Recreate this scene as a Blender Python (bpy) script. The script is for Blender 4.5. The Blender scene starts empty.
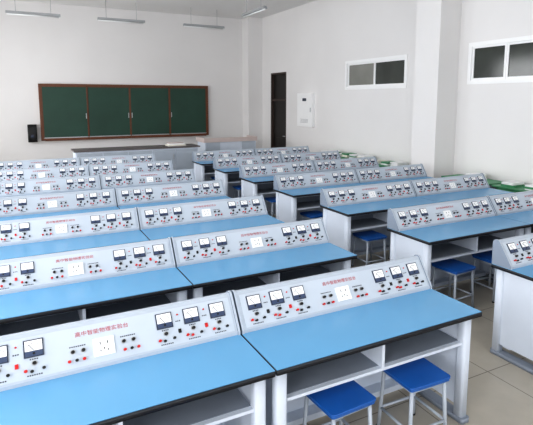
import bpy, math
from mathutils import Vector, Matrix
scene = bpy.context.scene
try:
    scene.view_settings.view_transform = 'Standard'
    scene.view_settings.look = 'Medium High Contrast'
except Exception as e:
    print(e)

# ------------------------------------------------------------------ materials
def lin(c):
    return tuple(((v/255)/12.92 if v/255 <= 0.04045 else (((v/255)+0.055)/1.055)**2.4) for v in c)
MATS = {}
def mat(name, rgb, rough=0.5, metal=0.0, var=0.04, scale=6.0, spec=0.5, bump=0.0):
    m = bpy.data.materials.new(name); m.use_nodes = True
    nt = m.node_tree; b = nt.nodes['Principled BSDF']
    c = lin(rgb)
    tc = nt.nodes.new('ShaderNodeTexCoord')
    n = nt.nodes.new('ShaderNodeTexNoise'); n.inputs['Scale'].default_value = scale
    n.inputs['Detail'].default_value = 4
    r = nt.nodes.new('ShaderNodeValToRGB')
    r.color_ramp.elements[0].position = 0.3; r.color_ramp.elements[1].position = 0.7
    r.color_ramp.elements[0].color = (*[max(0, v*(1-var)) for v in c], 1)
    r.color_ramp.elements[1].color = (*[min(1, v*(1+var)) for v in c], 1)
    nt.links.new(tc.outputs['Object'], n.inputs['Vector'])
    nt.links.new(n.outputs['Fac'], r.inputs['Fac'])
    nt.links.new(r.outputs['Color'], b.inputs['Base Color'])
    b.inputs['Roughness'].default_value = rough
    b.inputs['Metallic'].default_value = metal
    b.inputs['Specular IOR Level'].default_value = spec
    if bump > 0:
        n2 = nt.nodes.new('ShaderNodeTexNoise'); n2.inputs['Scale'].default_value = 60
        bp = nt.nodes.new('ShaderNodeBump'); bp.inputs['Strength'].default_value = bump
        bp.inputs['Distance'].default_value = 0.01
        nt.links.new(tc.outputs['Object'], n2.inputs['Vector'])
        nt.links.new(n2.outputs['Fac'], bp.inputs['Height'])
        nt.links.new(bp.outputs['Normal'], b.inputs['Normal'])
    MATS[name] = m
    return m
mat('wall_paint', (226, 224, 223), 0.85, var=0.02, scale=0.8, bump=0.08)
mat('ceiling_paint', (230, 229, 228), 0.9, var=0.02, scale=0.8)
mat('blue_laminate', (104, 164, 206), 0.25, var=0.03, scale=2)
mat('black_edge', (18, 22, 30), 0.4)
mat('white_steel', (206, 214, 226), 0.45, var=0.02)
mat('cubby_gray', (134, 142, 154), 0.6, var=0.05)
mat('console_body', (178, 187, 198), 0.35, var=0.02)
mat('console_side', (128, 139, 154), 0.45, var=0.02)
mat('console_face', (190, 199, 209), 0.28, var=0.02)
mat('meter_bezel', (44, 52, 72), 0.3)
mat('meter_white', (248, 248, 248), 0.3, var=0.01)
mat('meter_blue', (60, 74, 102), 0.3)
mat('black_plastic', (12, 12, 14), 0.35)
mat('red_plastic', (196, 22, 22), 0.35)
mat('red_print', (178, 34, 40), 0.6)
mat('dark_print', (60, 64, 74), 0.6)
mat('stool_blue', (28, 96, 176), 0.35, var=0.05)
mat('stool_frame', (176, 184, 194), 0.4)
mat('wood_frame', (104, 62, 40), 0.5, var=0.15, scale=12)
mat('board_green', (40, 70, 58), 0.55, var=0.12, scale=1.6)
mat('alu', (186, 188, 190), 0.35, metal=0.6)
mat('speaker_black', (20, 20, 22), 0.6)
mat('glass_dark', (58, 62, 58), 0.12, var=0.3, scale=1.5)
mat('glass_lit', (130, 130, 124), 0.15, var=0.15, scale=1.5)  # lighter copy of the opaque glass; brighter lighting is put into its colour
mat('pvc_white', (240, 240, 240), 0.4, var=0.01)
mat('door_dark', (30, 25, 23), 0.5, var=0.1)  # near-black leaf colour stands in for the darkness of the open doorway
mat('door_frame_m', (64, 52, 47), 0.5)
mat('green_laminate', (70, 140, 98), 0.45, var=0.08)
mat('paper', (225, 222, 210), 0.8)
mat('bench_gray', (98, 92, 92), 0.4, var=0.1)
mat('pale_pink', (200, 186, 182), 0.5)
mat('lamp_tube', (238, 240, 240), 0.3, var=0.0)
mat('lamp_house', (170, 172, 174), 0.5)
mat('skirt', (150, 140, 132), 0.4)
mat('platform_m', (150, 146, 140), 0.5)

def floor_mat():
    m = bpy.data.materials.new('floor_tiles'); m.use_nodes = True
    nt = m.node_tree; b = nt.nodes['Principled BSDF']
    tc = nt.nodes.new('ShaderNodeTexCoord')
    br = nt.nodes.new('ShaderNodeTexBrick')
    br.offset = 0.0; br.squash = 1.0
    br.inputs['Scale'].default_value = 1.0
    br.inputs['Brick Width'].default_value = 0.8
    br.inputs['Row Height'].default_value = 0.8
    br.inputs['Mortar Size'].default_value = 0.004
    br.inputs['Color1'].default_value = (*lin((186, 179, 166)), 1)
    br.inputs['Color2'].default_value = (*lin((178, 171, 158)), 1)
    br.inputs['Mortar'].default_value = (*lin((116, 110, 100)), 1)
    n = nt.nodes.new('ShaderNodeTexNoise'); n.inputs['Scale'].default_value = 5; n.inputs['Detail'].default_value = 8
    mx = nt.nodes.new('ShaderNodeMixRGB'); mx.blend_type = 'MULTIPLY'; mx.inputs['Fac'].default_value = 0.25
    nt.links.new(tc.outputs['Object'], br.inputs['Vector'])
    nt.links.new(tc.outputs['Object'], n.inputs['Vector'])
    nt.links.new(br.outputs['Color'], mx.inputs['Color1'])
    nt.links.new(n.outputs['Fac'], mx.inputs['Color2'])
    nt.links.new(mx.outputs['Color'], b.inputs['Base Color'])
    b.inputs['Roughness'].default_value = 0.28
    MATS['floor_tiles'] = m
floor_mat()

# ------------------------------------------------------------------ mesh builder
class MB:
    def __init__(s):
        s.v = []; s.f = []; s.m = []; s.sm = []; s.names = []
    def mi(s, name):
        if name not in s.names: s.names.append(name)
        return s.names.index(name)
    def add(s, vs, fs, mname, smooth=False, M=None):
        o = len(s.v); k = s.mi(mname)
        for p in vs:
            p = Vector(p)
            s.v.append(M @ p if M else p)
        for i, f in enumerate(fs):
            s.f.append([o+j for j in f]); s.m.append(k)
            s.sm.append(smooth[i] if isinstance(smooth, list) else smooth)
    def box(s, x0, x1, y0, y1, z0, z1, mname, M=None):
        vs = [(x0,y0,z0),(x1,y0,z0),(x1,y1,z0),(x0,y1,z0),(x0,y0,z1),(x1,y0,z1),(x1,y1,z1),(x0,y1,z1)]
        fs = [(0,3,2,1),(4,5,6,7),(0,1,5,4),(1,2,6,5),(2,3,7,6),(3,0,4,7)]
        s.add(vs, fs, mname, False, M)
    def bbox(s, x0, x1, y0, y1, z0, z1, mname, b=0.01, M=None):
        pts = []
        for cx, cy, a0 in ((x1-b, y0+b, -90), (x1-b, y1-b, 0), (x0+b, y1-b, 90), (x0+b, y0+b, 180)):
            for k in range(4):
                a = math.radians(a0+30*k); pts.append((cx+b*math.cos(a), cy+b*math.sin(a)))
        n = len(pts)
        vs = [(p[0], p[1], z0) for p in pts]+[(p[0], p[1], z1) for p in pts]
        fs = [tuple(reversed(range(n))), tuple(range(n, 2*n))]+[(i, (i+1) % n, n+(i+1) % n, n+i) for i in range(n)]
        s.add(vs, fs, mname, [False, False]+[True]*n, M)
    def prism(s, prof, x0, x1, mname, capm=None, M=None):
        n = len(prof)
        vs = [(x0, p[0], p[1]) for p in prof]+[(x1, p[0], p[1]) for p in prof]
        s.add(vs, [(i, n+i, n+(i+1) % n, (i+1) % n)[::-1] for i in range(n)], mname, False, M)
        s.add(vs, [tuple(reversed(range(n))), tuple(range(n, 2*n))], capm or mname, False, M)
    def cyl(s, p, d, r, mname, seg=12, r2=None, M=None):
        p = Vector(p); d = Vector(d); r2 = r if r2 is None else r2
        q = d.to_track_quat('Z', 'Y'); L = d.length
        vs = []
        for z, rr in ((0, r), (L, r2)):
            for i in range(seg):
                a = 2*math.pi*i/seg
                vs.append(p+q @ Vector((rr*math.cos(a), rr*math.sin(a), z)))
        fs = [tuple(reversed(range(seg))), tuple(range(seg, 2*seg))]+[(i, (i+1) % seg, seg+(i+1) % seg, seg+i) for i in range(seg)]
        s.add(vs, fs, mname, [False, False]+[True]*seg, M)
    def text(s, txt, size, mname, M):
        cu = bpy.data.curves.new('t', 'FONT'); cu.body = txt; cu.size = size
        cu.align_x = 'CENTER'; cu.align_y = 'CENTER'; cu.resolution_u = 2
        ob = bpy.data.objects.new('t', cu); scene.collection.objects.link(ob)
        dg = bpy.context.evaluated_depsgraph_get(); dg.update()
        me = bpy.data.meshes.new_from_object(ob.evaluated_get(dg))
        s.add([v.co.copy() for v in me.vertices], [tuple(p.vertices) for p in me.polygons], mname, False, M)
        bpy.data.objects.remove(ob); bpy.data.curves.remove(cu); bpy.data.meshes.remove(me)
    def mesh(s, name):
        me = bpy.data.meshes.new(name)
        me.from_pydata([tuple(v) for v in s.v], [], s.f)
        for n in s.names: me.materials.append(MATS[n])
        me.polygons.foreach_set('material_index', s.m)
        me.polygons.foreach_set('use_smooth', s.sm)
        me.update()
        return me
def put(name, me, loc=(0, 0, 0), rz=0):
    o = bpy.data.objects.new(name, me); o.location = loc; o.rotation_euler = (0, 0, rz)
    scene.collection.objects.link(o); return o

# ------------------------------------------------------------------ dimensions
H = 2.13
XL, XR, YB, YN, ZC = -2.2, 7.3, 15.0, -2.6, 4.76
T = 0.24

def wall_cells(mb, axis, c0, c1, u0, u1, z0, z1, holes, m='wall_paint'):
    us = sorted({u0, u1}|{h[0] for h in holes}|{h[1] for h in holes})
    zs = sorted({z0, z1}|{h[2] for h in holes}|{h[3] for h in holes})
    for a, b in zip(us, us[1:]):
        for c, d in zip(zs, zs[1:]):
            mu, mz = (a+b)/2, (c+d)/2
            if any(h[0] < mu < h[1] and h[2] < mz < h[3] for h in holes): continue
            if axis == 'x': mb.box(c0, c1, a, b, c, d, m)
            else: mb.box(a, b, c0, c1, c, d, m)

mb = MB(); mb.box(XL-T, XR+T, YN-T, YB+T, -0.2, 0, 'floor_tiles'); put('floor', mb.mesh('floor'))
mb = MB(); mb.box(XL-T, XR+T, YN-T, YB+T, ZC, ZC+0.2, 'ceiling_paint'); put('ceiling', mb.mesh('ceiling'))
mb = MB(); wall_cells(mb, 'y', YB, YB+T, XL-T, XR+T, 0, ZC, []); put('wall_back', mb.mesh('wall_back'))
rear_h = [(-1.2, 1.4, 1.0, 3.6), (2.4, 5.0, 1.0, 3.6)]
mb = MB(); wall_cells(mb, 'y', YN-T, YN, XL-T, XR+T, 0, ZC, rear_h); put('wall_front', mb.mesh('wall_front'))
left_h = [(-1.6, 0.8, 0.95, 3.7), (2.0, 4.8, 0.95, 3.7), (6.2, 9.0, 0.95, 3.7), (10.4, 13.2, 0.95, 3.7)]
mb = MB(); wall_cells(mb, 'x', XL-T, XL, YN, YB, 0, ZC, left_h); put('wall_left', mb.mesh('wall_left'))
win_r = [(7.82, 9.92, 2.40, 3.05), (4.1, 6.24, 2.43, 3.12)]
door_h = (12.9, 13.9, 0.0, 2.97)
mb = MB(); wall_cells(mb, 'x', XR, XR+T, YN, YB, 0, ZC, win_r+[door_h]); put('wall_right', mb.mesh('wall_right'))
# columns
mb = MB(); mb.box(6.8, XR, 6.48, 7.07, 0, ZC, 'wall_paint'); mb.box(6.8, XR, 14.5, YB, 0, ZC, 'wall_paint')
put('wall_columns', mb.mesh('columns'))
# ceiling beams
mb = MB()
mb.box(XL, XR, 6.48, 7.07, 4.1, ZC, 'ceiling_paint')
put('ceiling_beam', mb.mesh('beams'))
# baseboards
mb = MB(); mb.box(XL, 6.8, YB-0.015, YB, 0, 0.12, 'skirt'); put('baseboard_back', mb.mesh('bb'))
mb = MB()
for a, b in ((YN, 6.48), (7.07, 12.85), (13.95, 14.5)): mb.box(XR-0.015, XR, a, b, 0, 0.12, 'skirt')
put('baseboard_right', mb.mesh('bb'))
mb = MB(); mb.box(XL, XL+0.015, YN, YB, 0, 0.12, 'skirt'); put('baseboard_left', mb.mesh('bb'))

# high windows in right wall
def right_window(idx, y0, y1, z0, z1, panes):
    mb = MB(); f = 0.05; xa, xb = XR-0.012, XR+0.08
    mb.box(xa, xb, y0-0.02, y1+0.02, z1-f, z1+0.02, 'pvc_white'); mb.box(xa, xb, y0-0.02, y1+0.02, z0-0.02, z0+f, 'pvc_white')
    mb.box(xa, xb, y0-0.02, y0+f, z0+f, z1-f, 'pvc_white'); mb.box(xa, xb, y1-f, y1+0.02, z0+f, z1-f, 'pvc_white')
    n = len(panes); w = (y1-y0-2*f)/n
    for i, pm in enumerate(panes):
        a = y0+f+i*w; b = a+w
        g = 0.035; off = 0.012 if i % 2 else 0.0
        mb.box(XR+0.015+off, XR+0.045+off, a, b, z1-f-g, z1-f, 'pvc_white'); mb.box(XR+0.015+off, XR+0.045+off, a, b, z0+f, z0+f+g, 'pvc_white')
        mb.box(XR+0.015+off, XR+0.045+off, a, a+g, z0+f+g, z1-f-g, 'pvc_white'); mb.box(XR+0.015+off, XR+0.045+off, b-g, b, z0+f+g, z1-f-g, 'pvc_white')
        mb.box(XR+0.03+off, XR+0.036+off, a+g, b-g, z0+f+g, z1-f-g, pm)
    mb.box(XR+0.09, XR+0.1, y0, y1, z0, z1, 'glass_dark')
    put('window_%d' % idx, mb.mesh('window'))
right_window(1, *win_r[0], ['glass_dark', 'glass_lit'])
right_window(2, *win_r[1], ['glass_dark', 'glass_dark', 'glass_dark'])
def big_window(idx, axis, c, u0, u1, z0, z1):
    mb = MB(); f = 0.06
    def bx(a, b, c0, c1, zz0, zz1):
        if axis == 'x': mb.box(c0, c1, a, b, zz0, zz1, 'pvc_white')
        else: mb.box(a, b, c0, c1, zz0, zz1, 'pvc_white')
    bx(u0, u1, c-0.04, c+0.04, z0, z0+f); bx(u0, u1, c-0.04, c+0.04, z1-f, z1)
    for k in range(4):
        u = u0+(u1-u0-f)*k/3; bx(u, u+f, c-0.035, c+0.035, z0+f, z1-f)
    bx(u0+f, u1-f, c-0.03, c+0.03, z0+1.8, z0+1.8+f)
    put('window_%d' % idx, mb.mesh('window'))
k = 3
for h in left_h: big_window(k, 'x', XL-T/2, *h); k += 1
for h in rear_h: big_window(k, 'y', YN-T/2, *h); k += 1
# door
mb = MB()
y0, y1, z1 = door_h[0], door_h[1], door_h[3]
mb.box(XR, XR+0.14, y0, y0+0.05, 0, z1, 'door_frame_m'); mb.box(XR, XR+0.14, y1-0.05, y1, 0, z1, 'door_frame_m')
mb.box(XR, XR+0.14, y0+0.05, y1-0.05, z1-0.05, z1, 'door_frame_m'); mb.box(XR+0.03, XR+0.14, y0+0.05, y1-0.05, 2.1, 2.16, 'door_frame_m')
mb.box(XR+0.08, XR+0.12, y0+0.05, y1-0.05, 0.005, 2.1, 'door_dark'); mb.box(XR+0.09, XR+0.1, y0+0.05, y1-0.05, 2.16, z1-0.05, 'door_dark')
for a, b in ((0.2, 0.95), (1.1, 1.95)):
    mb.box(XR+0.07, XR+0.08, y0+0.17, y1-0.17, a, b, 'door_dark')
mb.cyl((XR+0.02, y0+0.13, 1.02), (0.06, 0, 0), 0.012, 'alu'); mb.box(XR+0.015, XR+0.03, y0+0.12, y0+0.24, 1.01, 1.03, 'alu')
put('door_1', mb.mesh('door'))

# ------------------------------------------------------------------ lab desk
W = 1.51; D = 0.615; TZ = 0.78
def desk_mesh():
    mb = MB(); w = W-0.006
    mb.box(0.006, w, 0.006, D-0.006, TZ-0.003, TZ, 'blue_laminate')
    mb.bbox(0.003, w+0.003, 0, D, TZ-0.03, TZ-0.003, 'black_edge', 0.008)
    for xa, xb in ((0.04, 0.085), (W-0.085, W-0.04)):
        mb.bbox(xa-0.012, xb+0.012, 0.05, 0.12, 0.03, TZ-0.03, 'white_steel', 0.02)
        mb.bbox(xa-0.012, xb+0.012, D-0.10, D-0.03, 0.03, TZ-0.03, 'white_steel', 0.02)
        mb.box(xa+0.006, xb-0.006, 0.12, D-0.10, 0.10, TZ-0.03, 'white_steel')
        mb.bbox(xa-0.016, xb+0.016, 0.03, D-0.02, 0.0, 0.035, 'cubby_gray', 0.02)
    xi, xj = 0.097, W-0.097
    zb = 0.56; yb = 0.44
    mb.box(xi, xj, 0.07, yb+0.01, zb-0.018, zb, 'white_steel')
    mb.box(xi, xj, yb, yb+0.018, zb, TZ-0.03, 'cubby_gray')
    mb.box(W/2-0.01, W/2+0.01, 0.07, yb, zb, TZ-0.03, 'white_steel')
    mb.box(xi, xj, 0.075, 0.093, TZ-0.055, TZ-0.03, 'white_steel')
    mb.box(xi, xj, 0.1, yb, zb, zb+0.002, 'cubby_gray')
    mb.box(xi, xj, D-0.07, D-0.055, 0.08, TZ-0.03, 'white_steel')
    mb.box(xi, xj, D-0.16, D-0.07, 0.06, 0.10, 'white_steel')
    return mb.mesh('lab_desk')

CL = 0.435
CZ, CY = 0.192, 0.118
def console_mesh():
    mb = MB(); x0, x1 = 0.006, W-0.006
    prof = [(0.0, 0.0), (0.17, 0.0), (0.17, 0.175), (0.163, 0.198), (0.145, 0.207), (0.128, 0.205), (CY, CZ+0.003), (0.0, 0.018)]
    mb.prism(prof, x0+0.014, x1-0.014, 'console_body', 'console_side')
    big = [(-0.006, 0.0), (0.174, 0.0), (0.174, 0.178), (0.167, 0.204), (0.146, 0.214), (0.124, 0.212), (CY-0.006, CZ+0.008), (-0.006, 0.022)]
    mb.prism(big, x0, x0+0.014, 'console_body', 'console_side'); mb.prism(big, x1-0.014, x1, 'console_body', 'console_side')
    A = Vector((0, 0.0, 0.018)); B = Vector((0, CY, CZ+0.003)); L = (B-A).length
    e = (B-A).normalized(); n = Vector((1, 0, 0)).cross(e)
    M = Matrix(((1, e.x, n.x, A.x), (0, e.y, n.y, A.y), (0, e.z, n.z, A.z), (0, 0, 0, 1)))
    k = L/0.245
    M = M @ Matrix.Diagonal((1, k, 1, 1))
    L = 0.245
    mb.box(x0+0.03, x1-0.03, 0.012, L-0.010, 0, 0.003, 'console_face', M)
    def meter(cx, s=0.168, w=0.039):
        h = 0.042
        mb.box(cx-w-0.006, cx+w+0.006, s-h-0.006, s+h+0.006, 0.003, 0.010, 'meter_bezel', M)
        mb.box(cx-w, cx+w, s-0.014, s+h, 0.010, 0.0125, 'meter_white', M)
        mb.box(cx-w, cx+w, s-h, s-0.016, 0.010, 0.0125, 'meter_blue', M)
        for q in range(9):
            a = math.radians(35+110*q/8)
            px, ps = cx+0.031*math.cos(a), s-0.004+0.032*math.sin(a)
            mb.box(px-0.002, px+0.002, ps-0.002, ps+0.002, 0.0125, 0.0132, 'black_plastic', M)
        mb.cyl((cx, s-0.012, 0.0135), (-0.022, 0.034, 0), 0.0014, 'black_plastic', 6, M=M)
        mb.cyl((cx, s-0.028, 0.012), (0, 0, 0.004), 0.006, 'black_plastic', 10, M=M)
    def knob(cx, s, r=0.012, c='black_plastic', h=0.015):
        mb.cyl((cx, s, 0.003), (0, 0, 0.003), r*1.4, 'alu', 14, M=M)
        mb.cyl((cx, s, 0.006), (0, 0, h), r, c, 14, r*0.85, M=M)
    def post(cx, s, c):
        mb.cyl((cx, s, 0.003), (0, 0, 0.014), 0.0065, c, 10, M=M)
        mb.cyl((cx, s, 0.017), (0, 0, 0.004), 0.0085, c, 10, M=M)
    def label(x, s, w):
        n = max(2, int(w/0.009))
        for q in range(n):
            a = x-w/2+q*w/n
            mb.box(a, a+w/n*0.7, s-0.0035, s+0.0035, 0.003, 0.0036, 'dark_print', M)
    for side in (0, 1):
        cs = [0.12, 0.275, 0.43] if side == 0 else [W-0.43, W-0.275, W-0.12]
        for i, cx in enumerate(cs):
            meter(cx)
            knob(cx, 0.088, 0.0105)
            label(cx, 0.110, 0.04)
            post(cx-0.04, 0.052, 'red_plastic'); post(cx+0.04, 0.052, 'black_plastic')
            post(cx-0.013, 0.045, 'red_plastic' if i == 1 else 'black_plastic')
            label(cx, 0.026, 0.07)
        for sx in (cs[0]+0.0775, cs[1]+0.0775):
            mb.box(sx-0.008, sx+0.008, 0.075, 0.10, 0.003, 0.010, 'red_plastic' if sx > cs[1] else 'black_plastic', M)
            mb.cyl((sx, 0.19, 0.003), (0, 0, 0.005), 0.005, 'red_plastic', 10, M=M)
            label(sx, 0.15, 0.03)
    c = W/2
    mb.box(c-0.052, c+0.052, 0.045, 0.147, 0.003, 0.012, 'pvc_white', M)
    mb.box(c-0.046, c+0.046, 0.052, 0.140, 0.012, 0.014, 'meter_white', M)
    for dx, sy in ((-0.018, 0.117), (0.018, 0.117)):
        mb.box(c+dx-0.0025, c+dx+0.0025, sy-0.009, sy+0.009, 0.014, 0.0145, 'black_plastic', M)
    for dx in (-0.018, 0.018, 0):
        mb.box(c+dx-0.0025, c+dx+0.0025, 0.068+(0.01 if dx == 0 else 0), 0.081+(0.01 if dx == 0 else 0), 0.014, 0.0145, 'black_plastic', M)
    for sg in (-1, 1):
        post(c+sg*0.10, 0.05, 'red_plastic'); post(c+sg*0.135, 0.05, 'black_plastic'); post(c+sg*0.17, 0.05, 'red_plastic')
        knob(c+sg*0.10, 0.10, 0.010); knob(c+sg*0.15, 0.10, 0.010)
        label(c+sg*0.125, 0.128, 0.08)
    mb.text('高中智能物理实验台', 0.030, 'red_print', M @ Matrix.Translation((c, 0.190, 0.0042)))
    return mb.mesh('console')

def stool_mesh():
    mb = MB(); w = 0.16; z = 0.44
    mb.bbox(-w, w, -w, w, z-0.012, z, 'stool_blue', 0.02)
    mb.bbox(-w+0.004, w-0.004, -w+0.004, w-0.004, z-0.028, z-0.012, 'stool_blue', 0.02)
    for sx in (-1, 1):
        for sy in (-1, 1):
            mb.cyl((sx*0.128, sy*0.128, z-0.028), (sx*0.018, sy*0.018, -(z-0.028)+0.012), 0.0125, 'stool_frame', 10)
            mb.cyl((sx*0.146, sy*0.146, 0.012), (0, 0, -0.012), 0.016, 'black_plastic', 10)
    for a, b in (((-1, -1), (1, -1)), ((1, -1), (1, 1)), ((1, 1), (-1, 1)), ((-1, 1), (-1, -1))):
        for zz, r in ((0.14, 0.141), (z-0.045, 0.129)):
            mb.cyl((a[0]*r, a[1]*r, zz), ((b[0]-a[0])*r, (b[1]-a[1])*r, 0), 0.009, 'stool_frame', 8)
    return mb.mesh('lab_stool')

dm, cm, sm = desk_mesh(), console_mesh(), stool_mesh()
Y0, DY = 2.01, 1.290
X1, X2 = 2.60, 3.45
import random
random.seed(4)
for r in range(7):
    y = Y0+DY*r
    for x in (X1-2*W, X1-W, X2, X2+W):
        put('lab_desk', dm, (x, y, 0))
        put('power_supply_console', cm, (x, y+CL, TZ))
        for q, sx in enumerate((0.46, 1.07)):
            put('lab_stool', sm, (x+sx+random.uniform(-.03, .03), y+0.12+random.uniform(-.04, .04), 0), random.uniform(-.08, .08))

# ------------------------------------------------------------------ chalkboard
mb = MB(); YW = YB-0.002
bx0, bx1, bz0, bz1 = 0.6, 5.55, 1.0, 2.58
mb.box(bx0+0.03, bx1-0.03, YW-0.03, YW, bz0+0.03, bz1-0.03, 'board_green')
mb.box(bx0, bx1, YW-0.09, YW, bz1-0.06, bz1, 'wood_frame'); mb.box(bx0, bx1, YW-0.09, YW, bz0, bz0+0.06, 'wood_frame')
mb.box(bx0, bx0+0.06, YW-0.09, YW, bz0+0.06, bz1-0.06, 'wood_frame'); mb.box(bx1-0.06, bx1, YW-0.09, YW, bz0+0.06, bz1-0.06, 'wood_frame')
pw = (bx1-bx0-0.12)/4
for i in range(4):
    a = bx0+0.06+i*pw; b = a+pw; yf = YW-(0.075 if i in (0, 3) else 0.05)
    mb.box(a+0.02, b-0.02, yf, yf+0.02, bz0+0.08, bz1-0.08, 'board_green')
    for aa, bb in ((a, a+0.025), (b-0.025, b)): mb.box(aa, bb, yf-0.004, yf+0.022, bz0+0.06, bz1-0.06, 'wood_frame')
    mb.box(a, b, yf-0.004, yf+0.022, bz0+0.06, bz0+0.085, 'alu'); mb.box(a, b, yf-0.004, yf+0.022, bz1-0.085, bz1-0.06, 'wood_frame')
    mb.box((b-0.06) if i < 2 else (a+0.04), (b-0.04) if i < 2 else (a+0.06), yf-0.02, yf, 1.6, 1.75, 'alu')
mb.box(bx0+0.1, bx1-0.1, YW-0.15, YW-0.09, bz0-0.01, bz0+0.01, 'wood_frame')
put('chalkboard', mb.mesh('chalkboard'))
# speaker
mb = MB()
mb.bbox(0.27, 0.50, YB-0.22, YB-0.03, 0.98, 1.46, 'speaker_black', 0.02)
mb.box(0.34, 0.43, YB-0.03, YB-0.002, 1.15, 1.3, 'speaker_black')
mb.cyl((0.385, YB-0.22, 1.14), (0, -0.008, 0), 0.08, 'black_plastic', 20); mb.cyl((0.385, YB-0.228, 1.14), (0, -0.004, 0), 0.05, 'meter_bezel', 20, 0.02)
mb.cyl((0.385, YB-0.22, 1.34), (0, -0.008, 0), 0.04, 'black_plastic', 20)
put('wall_speaker', mb.mesh('speaker'))
# electrical cabinet
mb = MB()
mb.box(XR-0.09, XR-0.001, 11.3, 12.1, 1.39, 2.32, 'pvc_white')
mb.box(XR-0.10, XR-0.09, 11.33, 12.07, 1.42, 2.29, 'pvc_white')
mb.box(XR-0.112, XR-0.10, 11.36, 11.39, 1.8, 1.92, 'alu')
mb.box(XR-0.102, XR-0.10, 11.6, 11.8, 2.1, 2.18, 'meter_bezel')
for i in range(4): mb.box(XR-0.102, XR-0.10, 11.5, 11.9, 1.5+i*0.03, 1.51+i*0.03, 'lamp_house')
put('electrical_cabinet', mb.mesh('cabinet'))

# teacher's platform, bench and desk
mb = MB(); mb.box(0.2, 6.6, 12.3, YB-0.02, 0, 0.15, 'platform_m'); mb.box(0.18, 6.62, 12.28, 12.33, 0.11, 0.15, 'skirt')
put('teaching_platform', mb.mesh('platform'))
mb = MB()
bx0, bx1, by0, by1 = 1.1, 4.05, 11.5, 12.15
mb.box(bx0, bx1, by0, by1, 0.97, 1.0, 'bench_gray')
mb.box(bx0+0.04, bx1-0.04, by0+0.04, by1-0.04, 0.08, 0.97, 'white_steel'); mb.box(bx0+0.07, bx1-0.07, by0+0.07, by1-0.07, 0, 0.08, 'black_plastic')
for i in range(5):
    a = bx0+0.06+i*(bx1-bx0-0.12)/5; b = a+(bx1-bx0-0.12)/5
    mb.box(a+0.01, b-0.01, by0+0.025, by0+0.04, 0.1, 0.93, 'console_body')
    mb.box(b-0.06, b-0.045, by0+0.01, by0+0.025, 0.7, 0.82, 'alu')
put('demonstration_bench', mb.mesh('bench'))
mb = MB()
mb.bbox(3.3, 3.75, 11.7, 12.0, 1.0, 1.03, 'paper', 0.01); mb.bbox(3.34, 3.72, 11.72, 11.98, 1.03, 1.06, 'pvc_white', 0.01); mb.bbox(3.32, 3.7, 11.73, 11.96, 1.06, 1.08, 'pale_pink', 0.01)
put('stack_of_books', mb.mesh('desk_books'))
mb = MB()
bx0, bx1, by0, by1 = 4.5, 6.1, 12.45, 13.1
z = 0.152
mb.box(bx0, bx1, by0, by1, 0.98, 1.01, 'pale_pink')
mb.box(bx0+0.03, bx0+0.5, by0+0.03, by1-0.03, z, 0.98, 'white_steel'); mb.box(bx1-0.5, bx1-0.03, by0+0.03, by1-0.03, z, 0.98, 'white_steel')
mb.box(bx0+0.5, bx1-0.5, by0+0.03, by0+0.05, z+0.1, 0.98, 'white_steel')
mb.box(bx0, bx0+0.03, by0, by1, 1.01, 1.10, 'pale_pink'); mb.box(bx1-0.03, bx1, by0, by1, 1.01, 1.10, 'pale_pink'); mb.box(bx0+0.03, bx1-0.03, by0, by0+0.03, 1.01, 1.10, 'pale_pink')
for a in (bx0+0.06, bx1-0.47):
    for i in range(3): mb.box(a, a+0.41, by0+0.018, by0+0.03, z+0.06+i*0.26, z+0.30+i*0.26, 'console_body')
put('teacher_desk', mb.mesh('teacher_desk'))

# green-topped student desks along the right wall
def small_desk():
    mb = MB(); w, d, zt = 0.48, 0.98, 0.77
    mb.bbox(0, w, 0, d, zt-0.025, zt, 'green_laminate', 0.02)
    mb.box(0.03, w-0.03, 0.05, d-0.05, zt-0.17, zt-0.155, 'stool_frame')
    mb.box(0.03, 0.042, 0.05, d-0.05, zt-0.155, zt-0.025, 'green_laminate')
    for y in (0.05, d-0.08):
        mb.box(0.21, 0.26, y, y+0.03, 0.03, zt-0.17, 'stool_frame'); mb.box(0.02, w-0.02, y, y+0.03, 0, 0.03, 'stool_frame')
        mb.box(0.03, w-0.03, y, y+0.03, zt-0.155, zt-0.025, 'stool_frame')
    mb.box(0.22, 0.25, 0.08, d-0.08, 0.2, 0.23, 'stool_frame')
    return mb.mesh('green_desk')
gd = small_desk()
for y in (3.2, 4.25, 5.3, 7.4, 8.45, 9.5):
    put('student_desk', gd, (6.77, y, 0))
mb = MB()
for y in (4.5, 4.9, 5.6, 7.5, 7.8, 8.1, 8.6, 8.9, 9.2, 9.6, 9.85, 10.1):
    zz = 0.77
    for k in range(random.randint(2, 4)):
        dx = random.uniform(-.02, .02); t = random.uniform(.02, .035)
        mb.box(6.85+dx, 7.12+dx, y, y+0.2+random.uniform(0, .03), zz, zz+t, random.choice(['paper', 'green_laminate', 'pvc_white', 'pvc_white'])); zz += t
put('stacked_workbooks', mb.mesh('books'))

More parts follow.
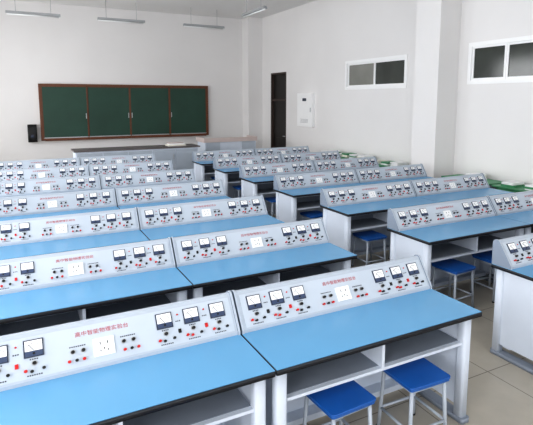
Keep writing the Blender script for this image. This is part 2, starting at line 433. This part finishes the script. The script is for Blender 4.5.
# blackboard lamps hung from ceiling
LZ = 4.24
def lamp():
    mb = MB()
    mb.prism([(-0.06, 0.0), (0.06, 0.0), (0.03, 0.06), (-0.03, 0.06)], -0.62, 0.62, 'lamp_house')
    mb.cyl((-0.59, 0, -0.018), (1.18, 0, 0), 0.016, 'lamp_tube', 12)
    for x in (-0.6, 0.585): mb.box(x, x+0.015, -0.02, 0.02, -0.035, 0.0, 'pvc_white')
    for x in (-0.4, 0.4): mb.cyl((x, 0, 0.06), (0, 0, ZC-LZ-0.061), 0.006, 'lamp_house', 8)
    return mb.mesh('lamp')
lm = lamp()
for x in (0.55, 2.7, 5.05): put('blackboard_lamp', lm, (x, 13.8, LZ))
for x, y in ((5.3, 11.0), (5.3, 8.5), (1.5, 9.0)): put('ceiling_lamp', lm, (x, y, LZ), math.pi/2)

# ------------------------------------------------------------------ light
w = bpy.data.worlds.new('world'); scene.world = w; w.use_nodes = True
bg = w.node_tree.nodes['Background']; bg.inputs[0].default_value = (0.85, 0.93, 1.0, 1); bg.inputs[1].default_value = 1.5
def area(name, loc, rot, sx, sy, power, col):
    l = bpy.data.lights.new(name, 'AREA'); l.shape = 'RECTANGLE'; l.size = sx; l.size_y = sy; l.energy = power; l.color = col
    o = bpy.data.objects.new(name, l); o.location = loc; o.rotation_euler = rot; scene.collection.objects.link(o)
for h in left_h:
    area('window_daylight', (XL-T-0.1, (h[0]+h[1])/2, (h[2]+h[3])/2), (0, -math.pi/2, 0), h[3]-h[2], h[1]-h[0], 164, (0.995, 0.99, 1.0))
for h in rear_h:
    area('window_daylight', ((h[0]+h[1])/2, YN-T-0.1, (h[2]+h[3])/2), (math.pi/2, 0, 0), h[1]-h[0], h[3]-h[2], 55, (0.995, 0.99, 1.0))

cam = bpy.data.cameras.new('camera'); cam.lens = 486/533*36; cam.sensor_width = 36; cam.shift_y = -48.5/533
co = bpy.data.objects.new('camera', cam); co.location = (0, 0, H)
co.rotation_euler = (math.radians(90-7.5), 0, math.radians(-27.2)); scene.collection.objects.link(co)
scene.camera = co
